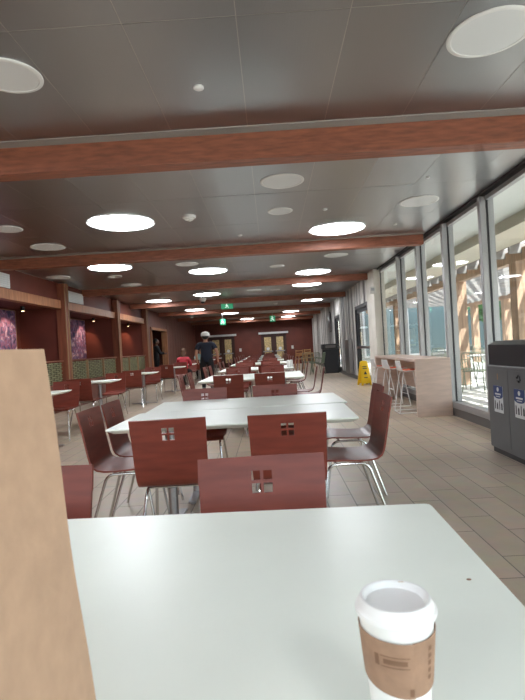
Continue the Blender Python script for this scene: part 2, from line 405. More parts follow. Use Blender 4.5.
# paintings with spots
for (yc_, w) in ((10.55, 'in the nearest booth, half cut by the frame edge'), (14.85, 'in the middle booth, pink and white patches'), (18.5, 'in the far booth, mostly hidden by a post')):
    t = thing('painting', 'purple and pink abstract painting ' + w, 'painting', (XA, yc_, 1.15), 0, 'paintings in the booths')
    hw = .62 if yc_ < 18 else .35
    MB().box(.0, -hw, 0, .035, hw, 1.16).build('canvas', 'art', t)
    f = MB()
    f.box(0, -hw - .02, -.02, .04, -hw, 1.18); f.box(0, hw, -.02, .04, hw + .02, 1.18); f.box(0, -hw, -.02, .04, hw, 0); f.box(0, -hw, 1.16, .04, hw, 1.18); f.build('frame', 'tan', t)
    lt = thing('spotlight', 'small black ceiling spotlight shining on the painting ' + w.split(',')[0], 'spotlight', (XA + .45, yc_ + .15, 2.36), 0, 'spotlights over the paintings')
    MB().lathe([(.04, -.10), (.04, -.02), (.05, -.02), (.05, 0)], 16).build('housing', 'black', lt, True)
    MB().lathe([(.03, -.104), (.03, -.1)], 16).build('lens', em('warm_lens', (255, 214, 160), 6), lt)
    ld = bpy.data.lights.new('booth_spot', 'SPOT'); ld.energy = 15; ld.color = (1, .68, .42); ld.spot_size = math.radians(95); ld.spot_blend = .5; ld.shadow_soft_size = .03
    lo = bpy.data.objects.new('booth_spot', ld); COL.objects.link(lo); lo.location = (XA + .45, yc_ + .15, 2.24)
    lo.rotation_euler = (Vector((XA, yc_ + .2, 1.5)) - Vector(lo.location)).to_track_quat('-Z', 'Y').to_euler()
for yv, w in ((8.7, 'at the left edge above the first booth'), (12.35, 'just past the first timber post')):
    t = thing('air_vent', 'white air grille on the dark bulkhead ' + w, 'vent', (XL - .02, yv, 2.55), 0, 'bulkhead air grilles')
    MB().box(0, -.55, 0, .03, .55, .26).build('frame', 'white', t)
    s = MB()
    for k in range(6): s.box(.03, -.52, .025 + .037 * k, .042, .52, .045 + .037 * k)
    s.build('blades', 'disc', t)

# ---------------------------------------------------------------- ceiling fixtures
ORD = ['leftmost', 'second from left', 'third from left', 'fourth from left', 'fifth from left', 'sixth from left', 'seventh from left']
NUM = ['first', 'second', 'third', 'fourth', 'fifth', 'sixth', 'seventh', 'eighth', 'ninth']
fixtures = []
LIT = [(121, 222, 70), (337, 228, 58), (110, 267, 48), (208, 270.5, 40), (313, 271.4, 37), (158.5, 300.7, 28), (207, 294, 29), (306.7, 284, 31), (311.7, 299.7, 23), (195.3, 309.7, 21), (230, 313, 18), (291, 311, 18), (288, 316.5, 15), (247.3, 319, 15)]
OFF = [(490, 33, 82), (8, 76, 66), (282, 181, 44), (280, 211, 25), (419, 201, 38), (8, 229, 28), (48, 247, 33), (187, 264, 23), (277, 266, 15), (336, 255, 24), (54, 277.5, 23), (114.5, 276.5, 15), (132, 285, 20), (254, 290, 15), (275, 289.5, 10), (311, 290, 15), (154, 294, 12), (165, 297.5, 10), (201, 318, 10), (212, 320, 8)]
for kind, lst in (('lit', LIT), ('off', OFF)):
    for px, py, w in lst:
        p = at_z(px, py, ZC); d = p.y; r = w * d / F / 2
        if kind == 'lit': r = min(max(r, .34), .43)
        for yb in BEAMS:
            if yb - r - .16 < p.y < yb + .17 + r + .02:
                p.y = yb - r - .17 if p.y < yb + .08 else yb + .2 + r
        p.y = min(p.y, YF - .6); p.x = min(max(p.x, XL + r + .1), XW - r - .12)
        fixtures.append((kind, p.x, p.y, r))
PLACES = ['in front of the first timber beam', 'between the first and second beams', 'between the second and third beams', 'between the third and fourth beams', 'between the fourth and fifth beams', 'between the fifth and sixth beams', 'between the sixth and seventh beams', 'past the last beam']
bay = lambda y: sum(1 for yb in BEAMS[1:] if y > yb)
for kind in ('lit', 'off'):
    for bn in range(8):
        fs = sorted([f for f in fixtures if f[0] == kind and bay(f[2]) == bn], key=lambda f: f[1])
        for i, (_, x, y, r) in enumerate(fs):
            w = PLACES[bn] + (', ' + ORD[i] if len(fs) > 1 else '')
            if kind == 'lit':
                t = thing('ceiling_light', 'large glowing round ceiling light ' + w, 'light', (x, y, ZC), 0, 'lit round ceiling lights')
                MB().lathe([(r, -.02), (r, 0), (r - .03, 0), (r - .03, -.02)], 48, None, False, False).build('rim', 'white', t, True)
                MB().lathe([(r - .03, -.012), (r - .03, -.004)], 48).build('diffuser', 'lit', t)
            else:
                t = thing('ceiling_speaker', 'unlit round white ceiling disc ' + w, 'ceiling disc', (x, y, ZC), 0, 'unlit round ceiling discs')
                MB().lathe([(r, 0), (r, -.006), (r - .008, -.010), (r - .026, -.010), (r - .028, -.006)], 48, None, False, False).build('rim', 'white', t, True)
                MB().lathe([(r - .028, -.007), (r - .028, 0)], 48).build('grille', 'disc', t)
# extra lights added out of view to brighten the foreground table and chair backs
for x, y in ((-1.84, 1.4), (-3.6, 2.0), (1.1, -1.8), (-1.84, -2.2)):
    t = thing('ceiling_light', 'added unseen round ceiling light above and behind the camera', 'light', (x, y, ZC), 0, 'lit round ceiling lights')
    MB().lathe([(.42, -.02), (.42, 0), (.39, 0), (.39, -.02)], 40, None, False, False).build('rim', 'white', t, True)
    MB().lathe([(.39, -.012), (.39, -.004)], 40).build('diffuser', 'lit', t)
def small_disc(px, py, r, label, drop=.015):
    p = at_z(px, py, ZC); t = MB().lathe([(r * .8, -drop), (r, -drop * .7), (r, 0)], 24, Matrix.Identity(4)).build('sprinkler_cap', 'white', None, True)
    t.location = (p.x, p.y, ZC); tag(t, label, 'ceiling cap', 'small ceiling caps')
small_disc(198.5, 87, .035, 'small round white sprinkler cap in front of the first beam')
small_disc(325, 209, .03, 'tiny white ceiling cap left of the right glowing light')
small_disc(240, 235, .035, 'tiny white ceiling cap right of the smoke detector')
small_disc(428, 177, .02, 'tiny ceiling sensor on the bright panel near the windows')
small_disc(395, 224, .03, 'tiny white ceiling cap near the end of the second beam')
def detector(px, py, label):
    p = at_z(px, py, ZC); t = thing('smoke_detector', label, 'smoke detector', (p.x, p.y, ZC), 0, 'smoke detectors')
    MB().lathe([(.03, -.062), (.05, -.055), (.06, -.035), (.085, -.03), (.09, 0)], 24).build('body', 'white', t, True)
    MB().lathe([(.02, -.07), (.02, -.06)], 16).build('sensor', 'switch', t)
detector(189, 216, 'white smoke detector hanging left of the ceiling centre')
detector(275.5, 303, 'small white smoke detector near the far ceiling middle')
def dome(px, py, label, y):
    p = at_y(px, py, y); t = thing('dome_camera', label, 'camera', (p.x, y, ZC), 0, 'dome cameras')
    MB().tube([(0, 0, 0), (0, 0, p.z - ZC + .05)], .018).build('stem', 'white', t)
    MB().lathe([(.07, p.z - ZC - .05), (.10, p.z - ZC), (.11, p.z - ZC + .06), (.03, p.z - ZC + .08)], 20).build('housing', 'white', t, True)
    MB().ball((0, 0, p.z - ZC - .05), .065, (1, 1, .9)).build('dome', 'darkframe', t, True)
dome(202.7, 300, 'white dome camera hanging under the ceiling near the middle', 14.6)
dome(191.5, 317, 'white dome camera farther away left of the exit sign', 24)
# exit signs
def exit_sign(px, py, y, w, h, label, hung=True):
    p = at_y(px, py, y); t = thing('exit_sign', label, 'sign', (p.x, y, p.z), 0, 'green exit signs')
    MB().box(-w / 2, 0, -h / 2, w / 2, .05, h / 2, bevel=.005).build('panel', 'green', t)
    s = h / .3
    g = MB(); g.ball((-.02 * s, -.004, .09 * s), .028 * s, (1, .15, 1), 12)
    for a_, c_ in (((-.02, .05), (.0, -.02)), ((0, -.02), (.07, -.05)), ((.07, -.05), (.06, -.11)), ((0, -.02), (-.05, -.07)), ((-.05, -.07), (-.11, -.07)), ((-.02, .04), (.06, .03)), ((-.02, .04), (-.08, .0))):
        g.tube([(a_[0] * s, -.003, a_[1] * s), (c_[0] * s, -.003, c_[1] * s)], .013 * s, 6)
    g.build('running_figure', 'signwhite', t)
    if hung: MB().tube([(0, .025, h / 2), (0, .025, ZC - p.z)], .012).build('hanger', 'steel', t)
exit_sign(227, 306, 17.5, .42, .2, 'wide green exit sign hanging mid-room below the beams')
exit_sign(222.7, 322, 24.5, .27, .29, 'square green exit sign hanging before the left far doors')
exit_sign(272.5, 318.7, 24.5, .27, .3, 'square green exit sign hanging before the right far doors')

# ---------------------------------------------------------------- chairs
def make_chair():
    t = thing('dining_chair', '', 'chair')
    prof = [(.215, .440), (.205, .452), (.15, .458), (.06, .452), (-.04, .446), (-.11, .447), (-.155, .455), (-.185, .475), (-.2, .505), (-.21, .55), (-.225, .63), (-.242, .715), (-.2505, .75), (-.257, .783), (-.263, .808), (-.268, .836)]
    hz = {11: True, 13: True}     # rows between prof[11]-[12] and [13]-[14] carry the cut-outs
    prof = [(.215, .440), (.205, .452), (.15, .458), (.06, .452), (-.04, .446), (-.11, .447), (-.155, .455), (-.185, .475), (-.2, .505), (-.21, .55), (-.225, .63), (-.2407, .722), (-.2465, .751), (-.249, .761), (-.2545, .790), (-.264, .836)]
    xs = [-.205, -.14, -.08, -.0335, -.005, .005, .0335, .08, .14, .205]
    bm = bmesh.new(); g = []
    for i, (y, z) in enumerate(prof):
        f = 1 - .05 * max(0, 1 - abs(i - 7) / 6)
        row = []
        for x in xs:
            dip = -.006 * (1 - (x / .205) ** 2) if i < 5 else 0
            dy = -.010 * (1 - (x / .205) ** 2) if i > 9 else 0
            row.append(bm.verts.new((x * f, y + dy, z + dip)))
        g.append(row)
    for i in range(len(prof) - 1):
        for j in range(len(xs) - 1):
            if i in (11, 13) and j in (3, 5): continue
            bm.faces.new((g[i][j], g[i][j + 1], g[i + 1][j + 1], g[i + 1][j]))
    bmesh.ops.recalc_face_normals(bm, faces=bm.faces[:])
    bmesh.ops.solidify(bm, geom=bm.faces[:], thickness=.011)
    b = MB(); b.bm.free(); b.bm = bm
    b.build('seat_shell', 'shell', t, True, 50)
    for s in (-1, 1):
        MB().tube(bez([(s * .165, .02, .428), (s * .165, .15, .425), (s * .195, .215, 0)], .05), .0095).build('leg', 'chrome', t, True)
        MB().tube(bez([(s * .165, .02, .428), (s * .165, -.10, .425), (s * .205, -.235, 0)], .05), .0095).build('leg', 'chrome', t, True)
    f = MB(); f.tube([(-.165, .10, .428), (.165, .10, .428)], .009); f.tube([(-.165, -.06, .428), (.165, -.06, .428)], .009); f.build('seat_frame', 'chrome', t, True)
    return t
CHAIR = make_chair()
def chair(x, y, face, label, jitter=0, rz=None):
    if face == '-x' and y > 6: rz = -.10
    """face: direction the sitter looks"""
    a = {'+y': 0, '-y': PI, '+x': -PI / 2, '-x': PI / 2}[face] + (rz or 0)
    return spawn(CHAIR, (x, y, 0), a + random.uniform(-1, 1) * jitter, 'mahogany chair ' + label, 'mahogany plywood dining chairs')

# ---------------------------------------------------------------- tables
def make_table(w, d, name, cat):
    t = thing(name, '', cat)
    b = MB(); pts = []
    c = .012
    def ring(e, z): return [(sx * (w / 2 - e), sy * (d / 2 - e), z) for sx, sy in ((-1, -1), (1, -1), (1, 1), (-1, 1))]
    bb = bmesh.new(); rs = [[bb.verts.new(p) for p in ring(e, z)] for e, z in ((.035, .708), (.0, .730), (.0, .738), (.002, .74))]
    for i in range(3):
        for k in range(4): bb.faces.new((rs[i][k], rs[i][(k + 1) % 4], rs[i + 1][(k + 1) % 4], rs[i + 1][k]))
    bb.faces.new(rs[3]); bb.faces.new(rs[0][::-1])
    vert = [e for e in bb.edges if abs(e.verts[0].co.z - e.verts[1].co.z) > 1e-4]
    bmesh.ops.bevel(bb, geom=vert, offset=.014, segments=3, affect='EDGES', profile=.5)
    bmesh.ops.recalc_face_normals(bb, faces=bb.faces[:]); b.add(bb)
    b.build('tabletop', 'table', t)
    xs = (-w * .3, w * .3) if w > 1 else (0,)
    for x in xs:
        T = Matrix.Translation((x, 0, 0))
        MB().lathe([(.032, .03), (.032, .69)], 20, T).build('pedestal', 'steel', t, True)
        p = MB(); p.box(x - .16, -.12, .69, x + .16, .12, .708); p.build('mounting_plate', 'black', t)
        f = MB(); f.box(x - .03, -.30, .012, x + .03, .30, .03, bevel=.004)
        if w < 1: f.box(x - .30, -.03, .012, x + .30, .03, .03, bevel=.004)
        for yy in (-.27, .27): f.lathe([(.018, 0), (.018, .012)], 12, Matrix.Translation((x, yy, 0)))
        f.build('base', 'steel', t)
    return t
TABLE = make_table(1.54, .755, 'dining_table', 'table')
SMALL = make_table(.62, .70, 'pedestal_table', 'table')
TYAW = math.radians(-1.4)
def table_set(cx, ynear, yaw, words_, chairs_, which=(0, 1)):
    R = Matrix.Rotation(yaw, 4, 'Z')
    for k in which:
        p = R @ Vector((0, .38 + .765 * k, 0))
        yw = yaw
        if words_.startswith('second') and k: yw = math.radians(1.2); p.x += .02; p.y += .018
        spawn(TABLE, (cx + p.x, ynear + p.y, 0), yw, 'white laminate table, ' + ('nearer' if k == 0 else 'farther') + ' half of the ' + words_, 'white double tables down the middle')
    for x, y, f, l in chairs_: chair(x, y, f, l + ' ' + words_.replace('group', 'group'), .02)

# first pair, right in front of the camera
c1 = at_z(430, 503, .74)
R = Matrix.Rotation(TYAW, 4, 'Z')
far_c = Vector((c1.x, c1.y, 0)) + R @ Vector((-.77 * 1.06, -.3775, 0))
TABLE['label'] = ''
W1 = make_table(1.63, .755, 'dining_table', 'table')
spawn(W1, (far_c.x, far_c.y, 0), TYAW, 'large white laminate table in the foreground holding the coffee cup', 'white double tables down the middle')
pn = far_c + R @ Vector((0, -.765, 0))
spawn(W1, (pn.x, pn.y, 0), TYAW, 'white laminate table directly under the camera, joined to the foreground one', 'white double tables down the middle')
chair(-.045, 1.36, '-y', 'facing the camera across the foreground table, centre', .0, math.radians(2))
chair(-.81, 1.37, '-y', 'facing the camera, half hidden by the paper bag', .0)
table_set(-.27, 3.0, TYAW, 'second table group', [
    (-.578, 2.90, '+y', 'seen from behind, left one at near side of the'),
    (.065, 2.85, '+y', 'seen from behind, right one at near side of the'),
    (-1.0, 3.36, '+x', 'on the left side, nearer one, of the'),
    (-.99, 3.80, '+x', 'on the left side, farther one, of the'),
    (.465, 3.30, '-x', 'with glossy side on the right, nearer one, of the'),
    (.585, 4.04, '-x', 'pulled out on the right, farther one, of the'),
    (-.64, 4.36, '-y', 'facing the camera, left one at far side of the'),
    (.01, 4.35, '-y', 'facing the camera, right one at far side of the')])
GR = ['third', 'fourth', 'fifth', 'sixth', 'seventh', 'eighth', 'ninth']
for k, yn in enumerate((7.15, 10.05, 13.3, 16.3, 19.5, 22.6, 25.7)):
    w = GR[k] + ' table group'
    cx = -.31 - .02 * k
    L = [(cx - .29, yn - .16, '+y', 'seen from behind, left one at near side of the'),
         (cx + .27, yn - .18, '+y', 'seen from behind, right one at near side of the'),
         (cx - .84, yn + .42, '+x', 'on the left side, nearer one, of the'),
         (cx + .82, yn + .32, '-x', 'on the right side, nearer one, of the'),
         (cx - .80, yn + 1.05, '+x', 'on the left side, farther one, of the'),
         (cx + .77, yn + .90, '-x', 'on the right side, farther one, of the'),
         (cx - .33, yn + 1.66, '-y', 'facing the camera, left one at far side of the'),
         (cx + .32, yn + 1.68, '-y', 'facing the camera, right one at far side of the')]
    table_set(cx, yn, TYAW * .5, w, L)
# small tables along the booths
for k, yn in enumerate((6.35, 8.72, 11.45, 14.75, 17.1, 19.9, 23.2, 26.2)):
    w = ['first', 'second', 'third', 'fourth', 'fifth', 'sixth', 'seventh', 'eighth'][k] + ' booth-side table from the camera'
    cx = (-3.18, -3.17, -3.07)[k] if k < 3 else -2.98
    spawn(SMALL, (cx, yn + .38, 0), random.uniform(-.05, .05), 'small white pedestal table, the ' + w, 'small pedestal tables by the booths')
    chair(cx - (.04 if k else -.02), yn - .24, '+y', 'with its back to the camera at the ' + w, .08)
    chair(cx + .02, yn + 1.0, '-y', 'facing the camera at the ' + w, .08)

for k, (px, py, c_, w_) in enumerate(((288.5, 367, 'whiteplastic', 'left'), (291.5, 366.5, 'whiteplastic', 'right'))):
    p = at_z(px, py, .74); t = thing('squeeze_bottle', 'small white squeeze bottle on the fourth table group, %s of the two' % w_, 'bottle', (p.x, max(p.y, 10.2), .74), 0, 'bottles on the tables')
    MB().lathe([(.032, 0), (.034, .01), (.034, .13), (.02, .15)], 16).build('bottle_body', c_, t, True); MB().lathe([(.02, .15), (.008, .19), (.004, .20)], 12).build('nozzle', 'redwall', t, True)
p = at_z(469, 580, .74)
o = MB().ball((0, 0, .0012), .0032, (1.5, 1, .4), 10).build('crumb', 'sleeve', None, True); o.location = (p.x, p.y, .74); tag(o, 'tiny brown crumb on the foreground table right of the cup', 'crumb')

# ---------------------------------------------------------------- foreground: cup and bag
cp = at_y(395, 600, .55)
cup = thing('coffee_cup', 'white paper coffee cup with lid and brown sleeve on the foreground table', 'cup', (cp.x, .55, .74))
cup.scale = (.965, .965, 1.037)
CR = lambda z: .0285 + .0140 * z / .154
MB().lathe([(.0285, 0), (.0290, .004), (CR(.152), .152), (.0432, .154)], 48).build('cup_body', 'cup', cup, True)
ld = MB().lathe([(.0432, .1475), (.0452, .148), (.0456, .1505), (.0450, .1530), (.0432, .1545), (.0420, .1570), (.0400, .1612), (.0385, .1632), (.0365, .1636), (.0348, .1622), (.0338, .1585), (.0325, .1565), (.002, .1560)], 64, None, False, True).build('lid', 'lid', cup, True, 28)
s = MB(); s.ball((.0160, .0318, .1630), .0028, (1.8, .5, .12), 12); s.build('coffee_stain', 'coffee', ld, True)
SE = -1.36
bm = bmesh.new(); n = 72; g = []
for i in range(n + 1):
    t_ = i / n; a = SE - 2 * PI * t_ * 1.006; row = []
    for j in range(7):
        u = j / 6; zb = .084 - .007 * math.cos(2 * PI * t_) ; zt = .136 - .002 * math.cos(2 * PI * t_); z = zb + (zt - zb) * u
        r = CR(z) + .0011 + .0014 * max(0, 1 - t_ * 9)
        row.append(bm.verts.new((r * math.cos(a), r * math.sin(a), z)))
    g.append(row)
for i in range(n):
    for j in range(6): bm.faces.new((g[i][j], g[i][j + 1], g[i + 1][j + 1], g[i + 1][j]))
bmesh.ops.recalc_face_normals(bm, faces=bm.faces[:]); bmesh.ops.solidify(bm, geom=bm.faces[:], thickness=-.0009)
b = MB(); b.bm.free(); b.bm = bm; sl = b.build('sleeve', 'sleeve', cup, True, 40)
def cup_patch(a0, a1, z0, z1, off=0, name='printed_mark'):
    n = 10; bb = bmesh.new(); rows = []
    for z in (z0, z1):
        rows.append([])
        for k in range(n + 1):
            a = a0 + (a1 - a0) * k / n; q = (SE - a) / (2 * PI); q = q if q >= 0 else q + 1
            r = CR(z) + .0026 + .0014 * max(0, 1 - q * 9) + off
            rows[-1].append(bb.verts.new((r * math.cos(a), r * math.sin(a), z)))
    for k in range(n): bb.faces.new((rows[0][k], rows[0][k + 1], rows[1][k + 1], rows[1][k]))
    MB().add(bb).build(name, 'print', sl)
cup_patch(-2.25, -1.50, .1195, .1205); cup_patch(-2.25, -1.50, .1085, .1095); cup_patch(-2.18, -1.56, .1120, .1170); cup_patch(-2.42, -2.30, .1085, .1205)
for k in range(5): cup_patch(-.92, -.80, .092 + .0075 * k, .0965 + .0075 * k)
cup_patch(-1.52, -1.40, .080, .088)

# paper bag
bt = at_y(43.5, 349, .56); bb_ = at_y(93, 700, .56)
bag = thing('paper_bag', 'tall tan kraft paper bag standing at the left of the foreground table', 'bag', (bb_.x - .15, .46, .74), 0)
xr_b, xr_t = bb_.x + .008 - (bb_.x - .15), bt.x - (bb_.x - .15); zt = bt.z - .74
b = MB(); bm = bmesh.new()
def bagpt(u, v, front): # u -1..1 across, v 0..1 up
    x = (xr_b if u > 0 else -.16) * (1 - v) + (xr_t if u > 0 else -.19) * v
    x = x if abs(u) == 1 else ((xr_b * (1 - v) + xr_t * v) * (u + 1) / 2 + (-.16 - .03 * v) * (1 - u) / 2)
    yy = -.10 if front else .10
    wob = .0025 * math.sin(5 * u + 6 * v) + .0018 * math.sin(11 * v - 4 * u)
    return Vector((x, yy + (wob if front else -wob), zt * v - (.012 * (1 - u) * v * v)))
N1, N2 = 10, 14; G = {}
for fr in (0, 1):
    for i in range(N1 + 1):
        for j in range(N2 + 1): G[fr, i, j] = bm.verts.new(bagpt(-1 + 2 * i / N1, j / N2, fr == 1))
GM = {}
for side in (0, N1):
    for j in range(N2 + 1):
        p = (G[0, side, j].co + G[1, side, j].co) / 2; sgn = 1 if side else -1
        GM[side, j] = bm.verts.new(p + Vector((-sgn * .004 * (j / N2), 0, 0)))
for fr in (0, 1):
    for i in range(N1):
        for j in range(N2): bm.faces.new((G[fr, i, j], G[fr, i + 1, j], G[fr, i + 1, j + 1], G[fr, i, j + 1]))
for side in (0, N1):
    for j in range(N2):
        bm.faces.new((G[1, side, j], GM[side, j], GM[side, j + 1], G[1, side, j + 1])); bm.faces.new((GM[side, j], G[0, side, j], G[0, side, j + 1], GM[side, j + 1]))
for i in range(N1): bm.faces.new((G[0, i, 0], G[0, i + 1, 0], G[1, i + 1, 0], G[1, i, 0]))
bmesh.ops.recalc_face_normals(bm, faces=bm.faces[:]); bmesh.ops.solidify(bm, geom=bm.faces[:], thickness=.0012)
b.bm.free(); b.bm = bm; b.build('bag_body', 'kraft', bag, True, 30)

# ---------------------------------------------------------------- recycling station
q = at_z(489.5, 449.5, 0)
XB, YB = 2.19, 5.15
binr = thing('recycling_bin', 'grey two-stream recycling station with black hood by the windows', 'bin', (XB, YB, 0))
MB().box(.02, -.88, 0, .46, -.02, .05).build('plinth', 'black', binr)
MB().box(0, -.90, .05, .48, 0, .88, bevel=.012).build('cabinet', 'bin', binr)
hb = MB(); hb.prism([(.02, .88), (.46, .88), (.46, 1.115), (.10, 1.115), (.02, 1.08)], 'y', -.89, -.01); hood = hb.build('hood', 'bintop', binr)
for yy in (-.66, -.24):
    p = MB().box(-.004, yy - .205, .10, 0.001, yy + .205, .84).build('door_panel', 'bin', binr)
    l = MB().box(-.0065, yy - .095, .42, -.004, yy + .095, .68).build('label', 'paperwhite', p)
    top = MB(); top.prism([(yy - .095, .68), (yy + .095, .68), (yy + .095, .585)] + [(yy + .095 * math.cos(a), .585 - .03 * math.sin(a)) for a in [PI * k / 10 for k in range(1, 10)]] + [(yy - .095, .585)], 'x', -.0085, -.0065)
    top.build('label_header', 'blue', p)
    t = MB(); 
    t.lathe([(.022, 0), (.022, .001)], 20, Matrix.Translation((-.0087, yy, .645)) @ Matrix.Rotation(-PI / 2, 4, 'Y'))
    t.box(-.0098, yy - .06, .592, -.0087, yy + .06, .608); t.box(-.0098, yy - .045, .572, -.0087, yy + .045, .580)
    t.build('label_lines', 'paperwhite', p)
    ic = MB()
    for k, (w_, h_) in enumerate(((.016, .075), (.024, .055), (.014, .08), (.026, .06))):
        y_ = yy + .07 - .046 * k; ic.box(-.0075, y_ - w_ / 2, .45, -.0065, y_ + w_ / 2, .45 + h_); ic.box(-.0075, y_ - w_ / 4, .45 + h_, -.0065, y_ + w_ / 4, .46 + h_)
    ic.build('label_icons', 'ink', p)
# recycling arrows above the nearer label
r_ = MB(); yy = -.66
for k in range(3):
    a = PI / 2 + k * 2 * PI / 3; a2 = a + 2 * PI / 3 * .8
    P0 = Vector((-.0055, yy - .035 * math.cos(a), .775 + .035 * math.sin(a))); P1 = Vector((-.0055, yy - .035 * math.cos(a2), .775 + .035 * math.sin(a2)))
    r_.tube([P0, P0.lerp(P1, .75)], .006, 6); r_.tube([P0.lerp(P1, .7), P1], .013, 6, .001)
r_.build('recycling_symbol', 'darkframe', binr)
MB().box(-.0045, -.25, .74, -.001, -.23, .80).build('door_latch', 'tan', binr)

# ---------------------------------------------------------------- window counter and stools
CXa, CY0, CY1, CZ = 2.14, 7.52, 10.45, .875
co = thing('window_counter', 'pale maple bar-height counter with solid end panel along the windows', 'counter', (CXa, CY0, 0))
wd = XW - .035 - CXa
MB().box(0, 0, 0, wd, .05, CZ - .04, bevel=.003).build('end_panel', 'counter', co)
MB().box(0, CY1 - CY0 - .05, 0, wd, CY1 - CY0, CZ - .04, bevel=.003).build('end_panel', 'counter', co)
MB().box(0, 0, CZ - .04, wd, CY1 - CY0, CZ, bevel=.003).build('worktop', 'counter', co)
MB().box(wd - .04, .05, .28, wd - .015, CY1 - CY0 - .05, CZ - .04).build('back_panel', 'counter', co)
MB().box(.01, .02, .0, wd - .01, .055, .012).build('edge_strip', 'tan', co)
def make_stool():
    t = thing('bar_stool', '', 'stool')        # sitter faces +Y locally
    bm = bmesh.new(); prof = [(.18, .655), (.17, .665), (.05, .66), (-.08, .658), (-.14, .67), (-.175, .71), (-.19, .77), (-.20, .84)]
    xs = [-.19, -.1, 0, .1, .19]; g = []
    for i, (y, z) in enumerate(prof):
        k = 1 if i < 6 else 1 - .12 * (i - 5)
        g.append([bm.verts.new((x * k, y + (.03 * (x / .19) ** 2 if i > 4 else 0), z + (.012 * (x / .19) ** 2 if i < 5 else 0))) for x in xs])
    for i in range(len(prof) - 1):
        for j in range(4): bm.faces.new((g[i][j], g[i][j + 1], g[i + 1][j + 1], g[i + 1][j]))
    bmesh.ops.recalc_face_normals(bm, faces=bm.faces[:]); bmesh.ops.solidify(bm, geom=bm.faces[:], thickness=.012)
    b = MB(); b.bm.free(); b.bm = bm; b.build('seat_shell', 'whiteplastic', t, True, 50)
    MB().box(-.165, -.12, .668, .165, .165, .695, bevel=.01).build('seat_pad', 'orange', t, True)
    for s in (-1, 1):
        for fy in (.19, -.19):
            MB().tube(bez([(s * .12, fy * .5, .65), (s * .14, fy * .6, .62), (s * .20, fy * 1.1, .012)], .03), .0085).build('leg', 'whitewire', t, True)
        MB().tube([(s * .20, -.209, .012), (s * .20, .209, .012)], .0085).build('runner', 'whitewire', t, True)
    MB().tube([(-.183, .178, .22), (.183, .178, .22)], .008).build('footrest', 'whitewire', t, True); f = MB()
    f.tube([(-.2, -.209, .012), (.2, -.209, .012)], .008); f.build('rear_bar', 'whitewire', t, True)
    return t
STOOL = make_stool()
for y, x, w in ((8.15, 2.2, 'nearest the end panel'), (9.0, 2.17, 'in the middle'), (9.85, 2.14, 'farthest from the end panel')):
    spawn(STOOL, (x, y, 0), -PI / 2 + random.uniform(-.1, .1), 'white wire bar stool with orange seat at the window counter, ' + w, 'bar stools at the window counter')

# wet floor sign
p = at_z(364, 385, 0)
ws = thing('wet_floor_sign', 'yellow folding wet floor sign standing by the first glass door', 'sign', (p.x + .02, p.y, 0), math.radians(12))
for s, nm in ((-1, 'front_board'), (1, 'rear_board')):
    mx = Matrix.Rotation(math.radians(-13) * s * -1, 4, 'X')
    b = MB(); b.prism([(-.15, 0), (-.10, 0), (-.09, .05), (.09, .05), (.10, 0), (.15, 0), (.10, .64), (.06, .67), (-.06, .67), (-.10, .64)], 'y', -.012, .012, Matrix.Translation((0, s * .155, 0)) @ Matrix.Rotation(math.radians(13) * s, 4, 'X'))
    o = b.build(nm, 'yellow', ws)
    if s < 0:
        k = MB(); T = Matrix.Translation((0, s * .155, 0)) @ Matrix.Rotation(math.radians(13) * s, 4, 'X')
        k.prism([(-.05, .30), (.05, .30), (0, .39)], 'y', -.0145, -.012, T); k.build('warning_triangle', 'ink', o)
        for z0, hw_ in ((.45, .06), (.50, .06), (.20, .05)): MB().box(-hw_, -.0145, z0, hw_, -.012, z0 + .022, T).build('printed_line', 'ink', o)

# far right clutter: wooden high chairs, green metal chairs, black bin
def high_chair(px, py, y, label):
    p = at_y(px, py, y); t = thing('high_chair', label, 'high chair', (p.x, y, 0), math.radians(20), 'wooden high chairs')
    for sx in (-1, 1):
        for sy in (-1, 1): MB().tube([(sx * .22, sy * .22, 0), (sx * .17, sy * .17, .95 if sy > 0 else .75)], .022).build('leg', 'blond', t)
    MB().box(-.18, -.18, .50, .18, .18, .53).build('seat', 'blond', t)
    r = MB()
    for z in (.66, .76, .88): r.box(-.18, .15, z, .18, .18, z + .05)
    r.build('back_rails', 'blond', t)
    a = MB()
    for sx in (-1, 1): a.box(sx * .18 - .015, -.19, .72, sx * .18 + .015, .18, .75)
    a.box(-.19, -.2, .70, .19, -.17, .76); a.build('arm_rails', 'blond', t)
high_chair(301, 358, 24.0, 'blond wooden high chair left of the green metal chairs')
high_chair(309, 357, 26.0, 'blond wooden high chair half behind the green metal chairs')
def make_garden_chair():
    t = thing('metal_chair', '', 'chair')
    b = MB()
    for k in range(7): b.box(-.2 + .06 * k, -.2, .44, -.165 + .06 * k, .2, .452)
    b.box(-.22, .19, .435, .22, .22, .455); b.box(-.22, -.22, .435, .22, -.19, .455); b.build('seat', 'greenmetal', t)
    k_ = MB(); k_.tube(bez([(-.2, -.21, .44), (-.2, -.29, .84), (.2, -.29, .84), (.2, -.21, .44)], .08), .011)
    for k in range(6): k_.tube([(-.14 + .056 * k, -.21, .45), (-.14 + .056 * k, -.285, .83)], .007, 6)
    k_.build('backrest', 'greenmetal', t, True)
    for sx in (-1, 1):
        for sy in (-1, 1): MB().tube([(sx * .19, sy * .19, .44), (sx * .23, sy * .25, 0)], .011).build('leg', 'greenmetal', t, True)
        MB().tube(bez([(sx * .21, -.25, .62), (sx * .24, .12, .66), (sx * .21, .19, .44)], .06), .009).build('arm', 'greenmetal', t, True)
    return t
GCH = make_garden_chair()
for k, (px, y, w) in enumerate(((307.0, 21.4, 'leftmost of the cluster before the ribbed wall'), (311.8, 20.4, 'middle of the cluster before the ribbed wall'), (317.3, 19.4, 'rightmost of the cluster before the ribbed wall'))):
    p = at_y(px, 360, y); spawn(GCH, (p.x, y, 0), .6 * k, 'sage green metal slat chair, ' + w, 'sage green metal chairs')
